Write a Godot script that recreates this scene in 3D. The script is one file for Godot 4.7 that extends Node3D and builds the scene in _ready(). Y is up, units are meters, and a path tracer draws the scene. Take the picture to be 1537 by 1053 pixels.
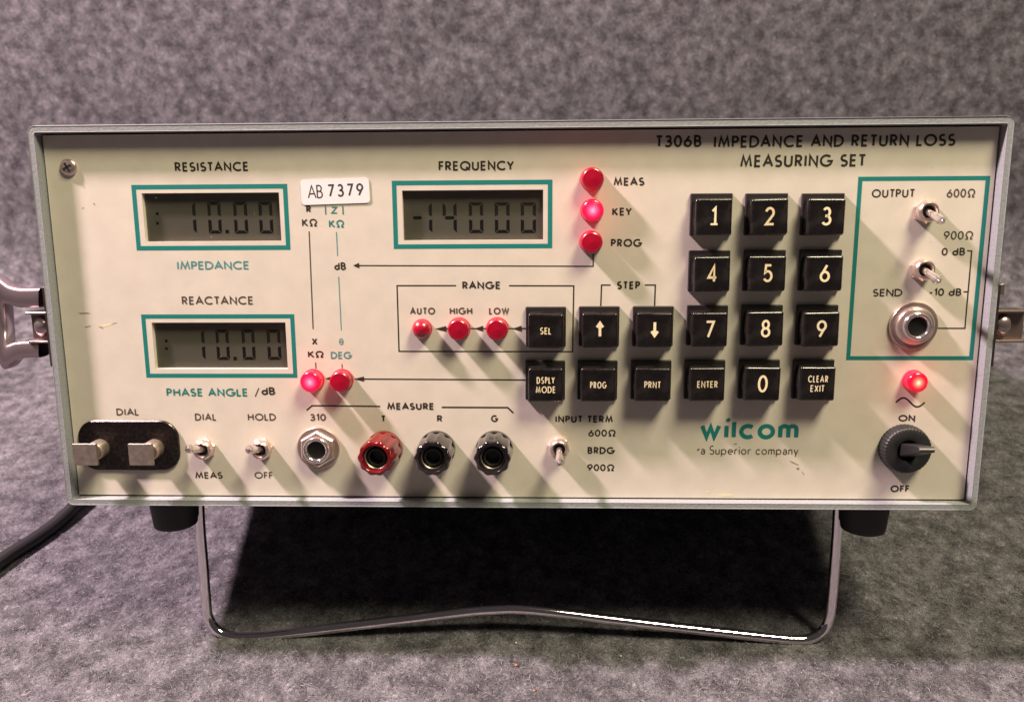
extends Node3D
# A bench instrument on a chrome bail stand, standing on grey felt that sweeps up behind it.
# Lengths of the instrument are millimetres in its own axes: u to the right, v up the panel, n out of the panel.

const VB := 122.36
const N0 := 22.0
const RN := -3.6          # the panel lies this far behind the lip of the case
const W := 305.0
const H := 125.35
const DEPTH := 244.0
const TILT := 15.0

var glyphs := {
	"A": ".00,0 .4,1 .8,0;.14,.34 .66,.34", "B": "0,0 0,1 .22,1 @.22,.76,.24,.24,90,-90 0,.52;.22,.52 @.24,.26,.28,.26,90,-90 0,0", "C": "@.5,.5,.5,.5,48,312",
	"D": "0,0 0,1 .22,1 @.22,.5,.5,.5,90,-90 0,0", "E": ".44,1 0,1 0,0 .44,0;0,.52 .41,.52", "F": ".42,1 0,1 0,0;0,.52 .38,.52", "G": "@.5,.5,.5,.5,48,355 .58,.47",
	"H": "0,0 0,1;.64,1 .64,0;0,.53 .64,.53", "I": "0,0 0,1", "K": "0,0 0,1;.54,1 .03,.45;.14,.54 .6,0", "L": "0,1 0,0 .4,0", "M": "0,0 .16,1 .45,.12 .74,1 .9,0",
	"N": "0,0 0,1 .66,0 .66,1", "O": "@.5,.5,.5,.5,0,360", "P": "0,0 0,1 .22,1 @.22,.74,.26,.26,90,-90 0,.48", "Q": "@.5,.5,.5,.5,0,360;.58,.36 1,-.02",
	"R": "0,0 0,1 .22,1 @.22,.74,.25,.26,90,-90 0,.48;.2,.48 .5,0", "S": "@.27,.745,.24,.255,48,270 @.25,.25,.27,.25,90,-140", "T": "0,1 .54,1;.27,1 .27,0",
	"U": "0,1 0,.3 @.3,.3,.3,.3,180,360 .6,1", "V": "0,1 .36,0 .72,1", "W": "0,1 .28,0 .55,.95 .82,0 1.1,1", "X": "0,0 .6,1;0,1 .6,0", "Y": "0,1 .31,.45 .62,1;.31,.45 .31,0",
	"Z": ".03,1 .56,1 0,0 .58,0", "0": "@.29,.5,.29,.5,0,360", "1": "0,.8 .2,1 .2,0", "2": "@.27,.72,.27,.28,165,-35 0,0 .56,0", "3": "@.25,.75,.22,.25,150,-90 @.25,.25,.28,.26,90,-150",
	"4": ".42,0 .42,1 0,.25 .58,.25", "5": ".5,1 .12,1 .07,.54 @.26,.31,.28,.31,130,-150", "6": ".42,1 .08,.45;@.29,.29,.29,.29,0,360", "7": "0,1 .54,1 .14,0",
	"8": "@.26,.755,.22,.245,0,360;@.26,.26,.27,.26,0,360", "9": "@.29,.71,.29,.29,0,360;.5,.55 .16,0", "Ω": "0,0 .24,0 .24,.12 @.44,.6,.4,.4,236,-56 .64,.12 .64,0 .88,0",
	"θ": "@.2,.5,.2,.5,0,360;.02,.5 .38,.5", "/": "0,-.1 .4,1.1", "-": "0,.4 .3,.4", "|": "0,-.25 0,1.25", " ": "", "'": ".05,.6 .0,.42;.22,.7 .16,.42",
	"a": ".03,.5 @.22,.4,.2,.2,140,0 .42,0;@.22,.17,.2,.17,0,360", "c": "@.28,.29,.28,.29,48,312", "d": ".56,1 .56,0;@.28,.29,.28,.29,0,360", "e": ".02,.3 .55,.3 @.28,.29,.27,.29,0,305",
	"i": "0,0 0,.58;0,.78 0,.88", "m": "0,0 0,.58;@.17,.4,.17,.18,180,0 .34,0;@.51,.4,.17,.18,180,0 .68,0", "n": "0,0 0,.58;@.2,.38,.2,.2,180,0 .4,0", "o": "@.28,.29,.28,.29,0,360",
	"p": "0,.58 0,-.28;@.28,.29,.28,.29,0,360", "r": "0,0 0,.58;@.2,.38,.2,.2,180,60", "u": "0,.58 0,.2 @.21,.2,.21,.2,180,360;.42,.58 .42,0", "y": "0,.58 .24,0;.48,.58 .14,-.28",
	"w": "0,.58 .2,0 .36,.52 .52,0 .72,.58", "l": "0,0 0,.78", "ı": "0,0 0,.58", "↑": "0,0 0,.9;-.22,.66 0,.98 .22,.66", "↓": "0,1 0,.1;-.22,.34 0,.02 .22,.34",
}
var mat := {}
var rng := RandomNumberGenerator.new()
var set_root: Node3D
var panel: MeshInstance3D

class MB:
	var v := PackedVector3Array()
	var n := PackedVector3Array()
	var uv := PackedVector2Array()

	func tri(a: Vector3, b: Vector3, c: Vector3, na: Vector3, nb: Vector3, nc: Vector3) -> void:
		if (c - a).cross(b - a).dot(na + nb + nc) < 0.0:
			v.append_array([a, c, b])
			n.append_array([na, nc, nb])
		else:
			v.append_array([a, b, c])
			n.append_array([na, nb, nc])

	func quad(a: Vector3, b: Vector3, c: Vector3, d: Vector3, hint: Vector3) -> void:
		var m := (c - a).cross(d - b).normalized()
		if m.dot(hint) < 0.0:
			m = -m
		tri(a, b, c, m, m, m)
		tri(a, c, d, m, m, m)

	func squad(a: Vector3, b: Vector3, c: Vector3, d: Vector3, na: Vector3, nb: Vector3, nc: Vector3, nd: Vector3) -> void:
		tri(a, b, c, na, nb, nc)
		tri(a, c, d, na, nc, nd)

	# a profile of (radius, height) turned about the z axis of t; the outside lies to the right of its direction
	func lathe(t: Transform3D, prof: Array, segs := 32, flutes := 0, depth := 0.0) -> void:
		var sn := []
		for i in prof.size() - 1:
			var d: Vector2 = prof[i + 1] - prof[i]
			sn.append(Vector2(d.y, -d.x).normalized())
		for i in prof.size() - 1:
			var n0: Vector2 = sn[i]
			var n1: Vector2 = sn[i]
			if i > 0 and sn[i - 1].dot(sn[i]) > 0.72:
				n0 = (sn[i - 1] + sn[i]).normalized()
			if i < sn.size() - 1 and sn[i + 1].dot(sn[i]) > 0.72:
				n1 = (sn[i + 1] + sn[i]).normalized()
			for k in segs:
				var p := []
				var q := []
				for e in [[i, k, n0], [i, k + 1, n0], [i + 1, k + 1, n1], [i + 1, k, n1]]:
					var ang: float = TAU * e[1] / segs
					var pr: Vector2 = prof[e[0]]
					var rad := pr.x
					var bend := 0.0
					if flutes and pr.x > 4.6:
						rad += depth * cos(ang * flutes)
						bend = depth * flutes * sin(ang * flutes) / rad
					var out := Vector2(cos(ang), sin(ang))
					var side := Vector2(-sin(ang), cos(ang))
					var nn: Vector2 = out * e[2].x + side * bend * absf(e[2].x)
					p.append(t * Vector3(out.x * rad, out.y * rad, pr.y))
					q.append((t.basis * Vector3(nn.x, nn.y, e[2].y)).normalized())
				squad(p[0], p[1], p[2], p[3], q[0], q[1], q[2], q[3])

	# a box with rounded edges, centred on t; taper narrows it towards +z
	func rbox(t: Transform3D, size: Vector3, r: float, seg := 2, taper := Vector2.ONE) -> void:
		var h := size / 2.0
		var inner := h - Vector3(r, r, r)
		for axis in 3:
			var i := (axis + 1) % 3
			var j := (axis + 2) % 3
			var ti := stops(h[i], r, seg)
			var tj := stops(h[j], r, seg)
			for s: float in [-1.0, 1.0]:
				for a in ti.size() - 1:
					for b in tj.size() - 1:
						var p := []
						var q := []
						for e in [[a, b], [a + 1, b], [a + 1, b + 1], [a, b + 1]]:
							var c := Vector3.ZERO
							c[axis] = s * h[axis]
							c[i] = ti[e[0]]
							c[j] = tj[e[1]]
							var core := c.clamp(-inner, inner)
							var m := (c - core).normalized()
							var w := core + m * r
							var k: float = (w.z / h.z + 1.0) / 2.0
							w.x *= lerpf(1.0, taper.x, k)
							w.y *= lerpf(1.0, taper.y, k)
							p.append(t * w)
							q.append((t.basis * m).normalized())
						squad(p[0], p[1], p[2], p[3], q[0], q[1], q[2], q[3])

	func stops(h: float, r: float, seg: int) -> Array:
		var a := []
		for k in seg + 1:
			a.append(-h + r - r * tan(PI / 4 * (seg - k) / seg))
		for k in seg + 1:
			a.append(h - r + r * tan(PI / 4 * k / seg))
		return a

	func tube(p: Array, rad: float, segs := 14, closed_ends := true, radii := []) -> void:
		var rings := []
		var norms := []
		var side := Vector3.ZERO
		for i in p.size():
			var d: Vector3 = (p[mini(i + 1, p.size() - 1)] - p[maxi(i - 1, 0)]).normalized()
			if side == Vector3.ZERO:
				side = d.cross(Vector3(0.3, 0.5, 0.81)).normalized()
			side = (side - d * side.dot(d)).normalized()
			var up := d.cross(side)
			var ring := []
			var nr := []
			var rr: float = radii[i] if radii.size() else rad
			for k in segs:
				var m := side * cos(TAU * k / segs) + up * sin(TAU * k / segs)
				ring.append(p[i] + m * rr)
				nr.append(m)
			rings.append(ring)
			norms.append(nr)
		for i in p.size() - 1:
			for k in segs:
				var k2 := (k + 1) % segs
				squad(rings[i][k], rings[i][k2], rings[i + 1][k2], rings[i + 1][k], norms[i][k], norms[i][k2], norms[i + 1][k2], norms[i + 1][k])
		if closed_ends:
			for e in [[0, p[0] - p[1]], [p.size() - 1, p[p.size() - 1] - p[p.size() - 2]]]:
				var m: Vector3 = e[1].normalized()
				for k in segs:
					tri(p[e[0]], rings[e[0]][k], rings[e[0]][(k + 1) % segs], m, m, m)

	# a flat outline raised from z0 to z1, its front edge chamfered
	func slab(t: Transform3D, poly: PackedVector2Array, z0: float, z1: float, bevel := 0.0) -> void:
		var top := poly
		if bevel > 0.0:
			var c := Vector2.ZERO
			for q in poly:
				c += q / poly.size()
			top = PackedVector2Array()
			for i in poly.size():
				var a := (poly[i] - poly[posmod(i - 1, poly.size())]).normalized()
				var b := (poly[(i + 1) % poly.size()] - poly[i]).normalized()
				var m := (Vector2(-a.y, a.x) + Vector2(-b.y, b.x)).normalized()
				if m.dot(c - poly[i]) < 0.0:
					m = -m
				top.append(poly[i] + m * bevel)
		var f := t.basis.z.normalized()
		var idx := Geometry2D.triangulate_polygon(top)
		for i in range(0, idx.size(), 3):
			tri(t * Vector3(top[idx[i]].x, top[idx[i]].y, z1), t * Vector3(top[idx[i + 1]].x, top[idx[i + 1]].y, z1), t * Vector3(top[idx[i + 2]].x, top[idx[i + 2]].y, z1), f, f, f)
		var turn := 1.0 if not Geometry2D.is_polygon_clockwise(poly) else -1.0
		for i in poly.size():
			var j := (i + 1) % poly.size()
			var e := poly[j] - poly[i]
			var hint := t.basis * Vector3(e.y, -e.x, 0.0) * turn
			quad(t * Vector3(poly[i].x, poly[i].y, z0), t * Vector3(poly[j].x, poly[j].y, z0), t * Vector3(poly[j].x, poly[j].y, z1 - bevel), t * Vector3(poly[i].x, poly[i].y, z1 - bevel), hint)
			if bevel > 0.0:
				quad(t * Vector3(poly[i].x, poly[i].y, z1 - bevel), t * Vector3(poly[j].x, poly[j].y, z1 - bevel), t * Vector3(top[j].x, top[j].y, z1), t * Vector3(top[i].x, top[i].y, z1), hint.normalized() + f)

	# a flat pen stroke of width w along a path
	func stroke(t: Transform3D, p: PackedVector2Array, w: float, z: float) -> void:
		var f := t.basis.z.normalized()
		var closed := p.size() > 3 and p[0].distance_to(p[p.size() - 1]) < 1e-4
		var l := []
		var r := []
		for i in p.size():
			var a := Vector2.ZERO
			var b := Vector2.ZERO
			if i > 0 or closed:
				a = (p[i] - p[i - 1 if i > 0 else p.size() - 2]).normalized()
			if i < p.size() - 1 or closed:
				b = (p[i + 1 if i < p.size() - 1 else 1] - p[i]).normalized()
			if a == Vector2.ZERO:
				a = b
			if b == Vector2.ZERO:
				b = a
			var m := Vector2(-a.y - b.y, a.x + b.x)
			m = m.normalized() if m.length() > 1e-3 else Vector2(-a.y, a.x)
			var k := w / 2.0 / maxf(m.dot(Vector2(-a.y, a.x)), 0.42)
			l.append(p[i] + m * k)
			r.append(p[i] - m * k)
		for i in p.size() - 1:
			quad(t * Vector3(l[i].x, l[i].y, z), t * Vector3(l[i + 1].x, l[i + 1].y, z), t * Vector3(r[i + 1].x, r[i + 1].y, z), t * Vector3(r[i].x, r[i].y, z), f)

	func mesh() -> ArrayMesh:
		var a := []
		a.resize(Mesh.ARRAY_MAX)
		var sv := PackedVector3Array()
		sv.resize(v.size())
		for i in v.size():
			sv[i] = v[i] * 0.001
		a[Mesh.ARRAY_VERTEX] = sv
		a[Mesh.ARRAY_NORMAL] = n
		if uv.size() == v.size():
			a[Mesh.ARRAY_TEX_UV] = uv
		var m := ArrayMesh.new()
		m.add_surface_from_arrays(Mesh.PRIMITIVE_TRIANGLES, a)
		return m


func at(u: float, v: float, n: float) -> Transform3D:
	return Transform3D(Basis(), Vector3(u, v + VB, n + N0))


func put(called: String, b: MB, m: Material, parent: Node) -> MeshInstance3D:
	var o := MeshInstance3D.new()
	o.name = called
	o.mesh = b.mesh()
	o.material_override = m
	parent.add_child(o, true)
	return o


func paint(called: String, c: Color, rough: float, metal := 0.0, coat := 0.0) -> StandardMaterial3D:
	var m := StandardMaterial3D.new()
	m.resource_name = called
	m.albedo_color = c
	m.roughness = rough
	m.metallic = metal
	if coat > 0.0:
		m.clearcoat_enabled = true
		m.clearcoat = coat
		m.clearcoat_roughness = 0.12
	mat[called] = m
	return m


func grain(m: StandardMaterial3D, freq: float, scale: float, bump: float, lo: float, hi: float, sd := 1) -> void:
	# fine uneven colour and relief, laid on from three sides
	var ns := FastNoiseLite.new()
	ns.seed = sd
	ns.frequency = freq
	ns.fractal_octaves = 4
	var g := Gradient.new()
	g.set_color(0, Color(lo, lo, lo))
	g.set_color(1, Color(hi, hi, hi))
	var tex := NoiseTexture2D.new()
	tex.width = 512
	tex.height = 512
	tex.noise = ns
	tex.seamless = true
	tex.color_ramp = g
	m.albedo_texture = tex
	m.uv1_triplanar = true
	m.uv1_scale = Vector3.ONE * scale
	if bump > 0.0:
		var nt := NoiseTexture2D.new()
		nt.width = 512
		nt.height = 512
		nt.noise = ns
		nt.seamless = true
		nt.as_normal_map = true
		nt.bump_strength = 3.0
		m.normal_enabled = true
		m.normal_texture = nt
		m.normal_scale = bump


func glyph_path(s: String) -> PackedVector2Array:
	var p := PackedVector2Array()
	for word in s.split(" ", false):
		if word.begins_with("@"):
			var a := word.substr(1).split_floats(",")
			var n := int(maxf(6.0, absf(a[5] - a[4]) / 11.0))
			for k in n + 1:
				var g := deg_to_rad(lerpf(a[4], a[5], float(k) / n))
				p.append(Vector2(a[0] + a[2] * cos(g), a[1] + a[3] * sin(g)))
		else:
			var a := word.split_floats(",")
			p.append(Vector2(a[0], a[1]))
	var q := PackedVector2Array()
	for x in p:
		if q.is_empty() or q[q.size() - 1].distance_to(x) > 0.004:
			q.append(x)
	return q


# lettering from u0 to u1 on the line v: cap height cap, pen width w
func letter(b: MB, t: Transform3D, s: String, u0: float, u1: float, v: float, cap: float, w: float, squeeze := 1.0, z := 0.05) -> void:
	if squeeze <= 0.0:
		# widen or narrow the letters until the gaps are those of the print
		squeeze = 1.0
		var want := -squeeze_gap(cap)
		for round in 6:
			var sum := 0.0
			for ch in s:
				var lo := 0.0
				var hi := 0.0
				for part in (glyphs[ch] as String).split(";", false):
					for q in glyph_path(part):
						hi = maxf(hi, q.x * (cap - w) * squeeze)
						lo = minf(lo, q.x * (cap - w) * squeeze)
				sum += hi - lo
			var fixed := s.length() * w + (s.length() - 1) * -want + s.count(" ") * cap * 0.12 * squeeze
			squeeze = clampf(squeeze * (u1 - u0 - fixed) / maxf(sum, 0.01), 0.5, 1.6)
	var strokes := []
	var x := 0.0
	var k := cap - w
	var gaps := 0
	for ch in s:
		var right := 0.0
		var left := 0.0
		var paths := []
		for part in (glyphs[ch] as String).split(";", false):
			var p := glyph_path(part)
			for i in p.size():
				p[i] = Vector2(p[i].x * k * squeeze, p[i].y * k + w / 2.0)
				right = maxf(right, p[i].x)
				left = minf(left, p[i].x)
			paths.append(p)
		if gaps > 0:
			x -= cap * bearing(ch)
		for p in paths:
			strokes.append([p, x + w / 2.0 - left, gaps])
		x += right - left + w
		if ch == " ":
			x += cap * 0.12 * squeeze
		x -= cap * bearing(ch)
		gaps += 1
	x += cap * bearing(s[s.length() - 1])
	var gap := (u1 - u0 - x) / maxf(gaps - 1, 1)
	if gaps == 1:
		u0 = (u0 + u1 - x) / 2.0
	var lift := z
	var last_glyph := -1
	for e in strokes:
		var p: PackedVector2Array = e[0]
		for i in p.size():
			p[i] += Vector2(u0 + e[1] + e[2] * gap, v)
		if e[2] != last_glyph:
			last_glyph = e[2]
			lift = z
		b.stroke(t, p, w, lift)
		lift += 0.006


func bearing(ch: String) -> float:
	if ch in "TAVYLWF":
		return 0.055
	return 0.03 if ch in "OCGQSPD0689369" else 0.0


func squeeze_gap(cap: float) -> float:
	return cap * 0.13


func print_text(s: String, u0: float, v0: float, u1: float, v1: float, cap: float, w: float, m: Material, squeeze := 0.0) -> void:
	var b := MB.new()
	letter(b, at(0, 0, RN), s, u0, u1, (v0 + v1) / 2.0, cap, w * 1.12, squeeze)
	put("lettering", b, m, panel)


func print_line(pts: Array, w: float, m: Material, called := "printed_line") -> void:
	var b := MB.new()
	b.stroke(at(0, 0, RN), PackedVector2Array(pts), w * 1.1, 0.03)
	put(called, b, m, panel)


func arrow(u: float, v: float, len: float, half: float, m: Material) -> void:
	var b := MB.new()
	var t := at(u, v, RN + 0.07)
	b.tri(t * Vector3.ZERO, t * Vector3(len, half, 0), t * Vector3(len, -half, 0), Vector3.BACK, Vector3.BACK, Vector3.BACK)
	put("arrowhead", b, m, panel)


func border(u0: float, v0: float, u1: float, v1: float, w: float, m: Material) -> void:
	var h := w / 2.0
	print_line([Vector2(u0 + h, v0 - h), Vector2(u1 - h, v0 - h), Vector2(u1 - h, v1 + h), Vector2(u0 + h, v1 + h), Vector2(u0 + h, v0 - h)], w, m, "printed_border")


func round_rect(w: float, h: float, r: float, seg := 6) -> PackedVector2Array:
	var p := PackedVector2Array()
	for c in 4:
		var o := Vector2((w / 2 - r) * [1, -1, -1, 1][c], (h / 2 - r) * [1, 1, -1, -1][c])
		for k in seg + 1:
			p.append(o + Vector2.from_angle(PI / 2 * (c + float(k) / seg)) * r)
	return p


func _ready() -> void:
	rng.seed = 7
	# ---- camera, light, exposure ----
	var cam := Camera3D.new()
	cam.name = "camera"
	var lens := CameraAttributesPhysical.new()
	lens.frustum_focal_length = 39.0
	lens.frustum_focus_distance = 0.266
	lens.frustum_near = 0.01
	lens.frustum_far = 20.0
	lens.exposure_aperture = 22.0
	cam.attributes = lens
	cam.keep_aspect = Camera3D.KEEP_HEIGHT
	cam.fov = 48.092
	cam.near = 0.01
	cam.far = 20.0
	cam.transform = Transform3D(Basis(Vector3(0.99949, -0.01373, -0.02897), Vector3(0.00034, 0.90819, -0.41856), Vector3(0.03205, 0.41833, 0.90773)), Vector3(0.00799, 0.22120, 0.22246))
	add_child(cam)
	var env := Environment.new()
	env.background_mode = Environment.BG_COLOR
	env.background_color = Color(0.24, 0.225, 0.22)
	env.tonemap_mode = Environment.TONE_MAPPER_LINEAR
	env.tonemap_exposure = 1.0
	env.sdfgi_enabled = true
	env.ssao_enabled = true
	env.ssil_enabled = true
	var we := WorldEnvironment.new()
	we.name = "environment"
	we.environment = env
	add_child(we)
	# the work lamp high on the left: pinkish, hard-edged, grazing the panel
	var lamp := OmniLight3D.new()
	lamp.name = "work_lamp"
	lamp.position = Vector3(-0.64, 0.88, -0.035)
	lamp.light_color = Color(1.0, 0.885, 0.905)
	lamp.light_energy = 3.2
	lamp.light_size = 0.036
	lamp.omni_range = 6.0
	lamp.omni_attenuation = 2.0
	lamp.shadow_enabled = true
	add_child(lamp)
	# the ceiling lamp of the room, in front and to the right: yellowish, broad
	var ceil := AreaLight3D.new()
	ceil.name = "ceiling_lamp"
	ceil.area_size = Vector2(0.4, 0.36)
	ceil.light_color = Color(1.0, 0.955, 0.81)
	ceil.light_energy = 2.45
	ceil.area_range = 6.0
	ceil.shadow_enabled = true
	ceil.look_at_from_position(Vector3(0.5, 1.25, 0.22), Vector3(0, 0.06, 0), Vector3.UP)
	add_child(ceil)

	materials()
	carpet()
	set_root = Node3D.new()
	set_root.name = "measuring_set"
	set_root.rotation_degrees.x = -TILT
	set_root.set_meta("label", "beige electronic measuring set with keypad, displays and red lamps, propped on a chrome stand")
	set_root.set_meta("category", "measuring instrument")
	add_child(set_root)
	case_and_panel()
	displays()
	keys()
	indicators()
	sockets()
	switches()
	latches()
	feet_and_bail()
	printing()
	wear()
	cord()
	crumbs()


func materials() -> void:
	var m := paint("panel_paint", Color(0.83, 0.797, 0.745), 0.5)
	grain(m, 0.02, 9.0, 0.04, 0.955, 1.0, 3)
	m = paint("case_paint", Color(0.585, 0.60, 0.61), 0.66)
	grain(m, 0.08, 22.0, 0.3, 0.84, 1.0, 5)
	paint("dark_gap", Color(0.05, 0.045, 0.04), 0.8)
	paint("black_ink", Color(0.15, 0.12, 0.1), 0.6)
	paint("grey_ink", Color(0.28, 0.24, 0.22), 0.6)
	paint("teal_ink", Color(0.06, 0.46, 0.44), 0.5)
	paint("faded_teal_ink", Color(0.27, 0.53, 0.54), 0.5)
	m = paint("key_plastic", Color(0.11, 0.095, 0.095), 0.6, 0.0, 0.25)
	grain(m, 0.012, 24.0, 0.0, 0.75, 1.0, 27)
	m.roughness_texture = m.albedo_texture
	var smear := NoiseTexture2D.new()
	var sn := FastNoiseLite.new()
	sn.seed = 33
	sn.frequency = 0.012
	smear.noise = sn
	smear.width = 512
	smear.height = 512
	smear.seamless = true
	m.roughness_texture = smear
	paint("key_base", Color(0.125, 0.105, 0.1), 0.5)
	paint("legend_cream", Color(0.93, 0.86, 0.70), 0.5)
	paint("legend_worn", Color(0.85, 0.78, 0.62), 0.5)
	paint("legend_dull", Color(0.89, 0.83, 0.70), 0.45)
	m = paint("chrome", Color(0.9, 0.86, 0.85), 0.12, 0.9)
	m = paint("nickel", Color(0.84, 0.76, 0.72), 0.28, 0.85)
	m = paint("dull_nickel", Color(0.74, 0.68, 0.63), 0.4, 0.8)
	grain(m, 0.02, 30.0, 0.05, 0.8, 1.0, 17)
	paint("latch_plate", Color(0.3, 0.26, 0.25), 0.4, 0.6)
	m = paint("bail_chrome", Color(0.96, 0.93, 0.94), 0.07, 1.0)
	paint("worn_silver", Color(0.68, 0.61, 0.63), 0.27, 0.8)
	paint("aged_metal", Color(0.62, 0.54, 0.52), 0.28, 0.75)
	m = paint("steel_plate", Color(0.34, 0.31, 0.30), 0.28, 0.9)
	grain(m, 0.03, 40.0, 0.0, 0.6, 1.0, 9)
	paint("black_hole", Color(0.04, 0.03, 0.03), 0.5)
	paint("rubber", Color(0.09, 0.085, 0.09), 0.6)
	paint("black_plastic", Color(0.10, 0.085, 0.085), 0.12, 0.0, 1.0)
	paint("knob_plastic", Color(0.13, 0.13, 0.135), 0.45)
	paint("worn_grey", Color(0.62, 0.6, 0.58), 0.4)
	paint("red_plastic", Color(0.40, 0.06, 0.075), 0.14, 0.0, 0.8)
	paint("red_lens", Color(0.60, 0.015, 0.15), 0.3, 0.0, 0.7)
	for k in 5:
		for kind in [1, 2]:
			m = paint("glow_%d_%d" % [kind, k], Color(0.5, 0.05, 0.12), 0.3)
			m.emission_enabled = true
			m.emission = (Color(0.95, 0.08, 0.34) if kind == 1 else Color(0.98, 0.08, 0.16)).lerp(Color(1.0, 0.66, 0.78) if kind == 1 else Color(1.0, 0.93, 0.72), [0.0, 0.22, 0.5, 0.75, 1.0][k])
			m.emission_energy_multiplier = [0.75, 0.85, 0.95, 1.05, 1.2][k]
	m = paint("red_glow", Color(0.9, 0.1, 0.25), 0.2, 0.0, 0.5)
	m.emission_enabled = true
	m.emission = Color(1.0, 0.36, 0.55)
	m.emission_energy_multiplier = 0.8
	m = paint("power_glow", Color(0.95, 0.2, 0.2), 0.2, 0.0, 0.5)
	m.emission_enabled = true
	m.emission = Color(1.0, 0.42, 0.36)
	m.emission_energy_multiplier = 1.0
	m = paint("lit_lens", Color(0.8, 0.03, 0.2), 0.2, 0.0, 0.4)
	m.emission_enabled = true
	m.emission = Color(1.0, 0.05, 0.25)
	m.emission_energy_multiplier = 0.45
	m = paint("red_collar", Color(0.8, 0.22, 0.3), 0.3, 0.0, 0.3)
	m.backlight_enabled = true
	m.backlight = Color(0.5, 0.1, 0.15)
	paint("display_back", Color(0.335, 0.325, 0.29), 0.6).metallic_specular = 0.2
	paint("segment_dark", Color(0.11, 0.105, 0.105), 0.6).metallic_specular = 0.1
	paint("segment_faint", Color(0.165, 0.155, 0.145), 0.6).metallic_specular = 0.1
	m = paint("display_glass", Color(0.02, 0.02, 0.02, 0.03), 0.05)
	m.transparency = BaseMaterial3D.TRANSPARENCY_ALPHA
	paint("sticker_paper", Color(0.90, 0.88, 0.89), 0.45)
	paint("sticker_ink", Color(0.2, 0.18, 0.2), 0.6)
	paint("chip_light", Color(0.88, 0.82, 0.68), 0.6)
	paint("chip_dark", Color(0.55, 0.49, 0.42), 0.7)
	paint("cord_rubber", Color(0.055, 0.05, 0.058), 0.45)


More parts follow.
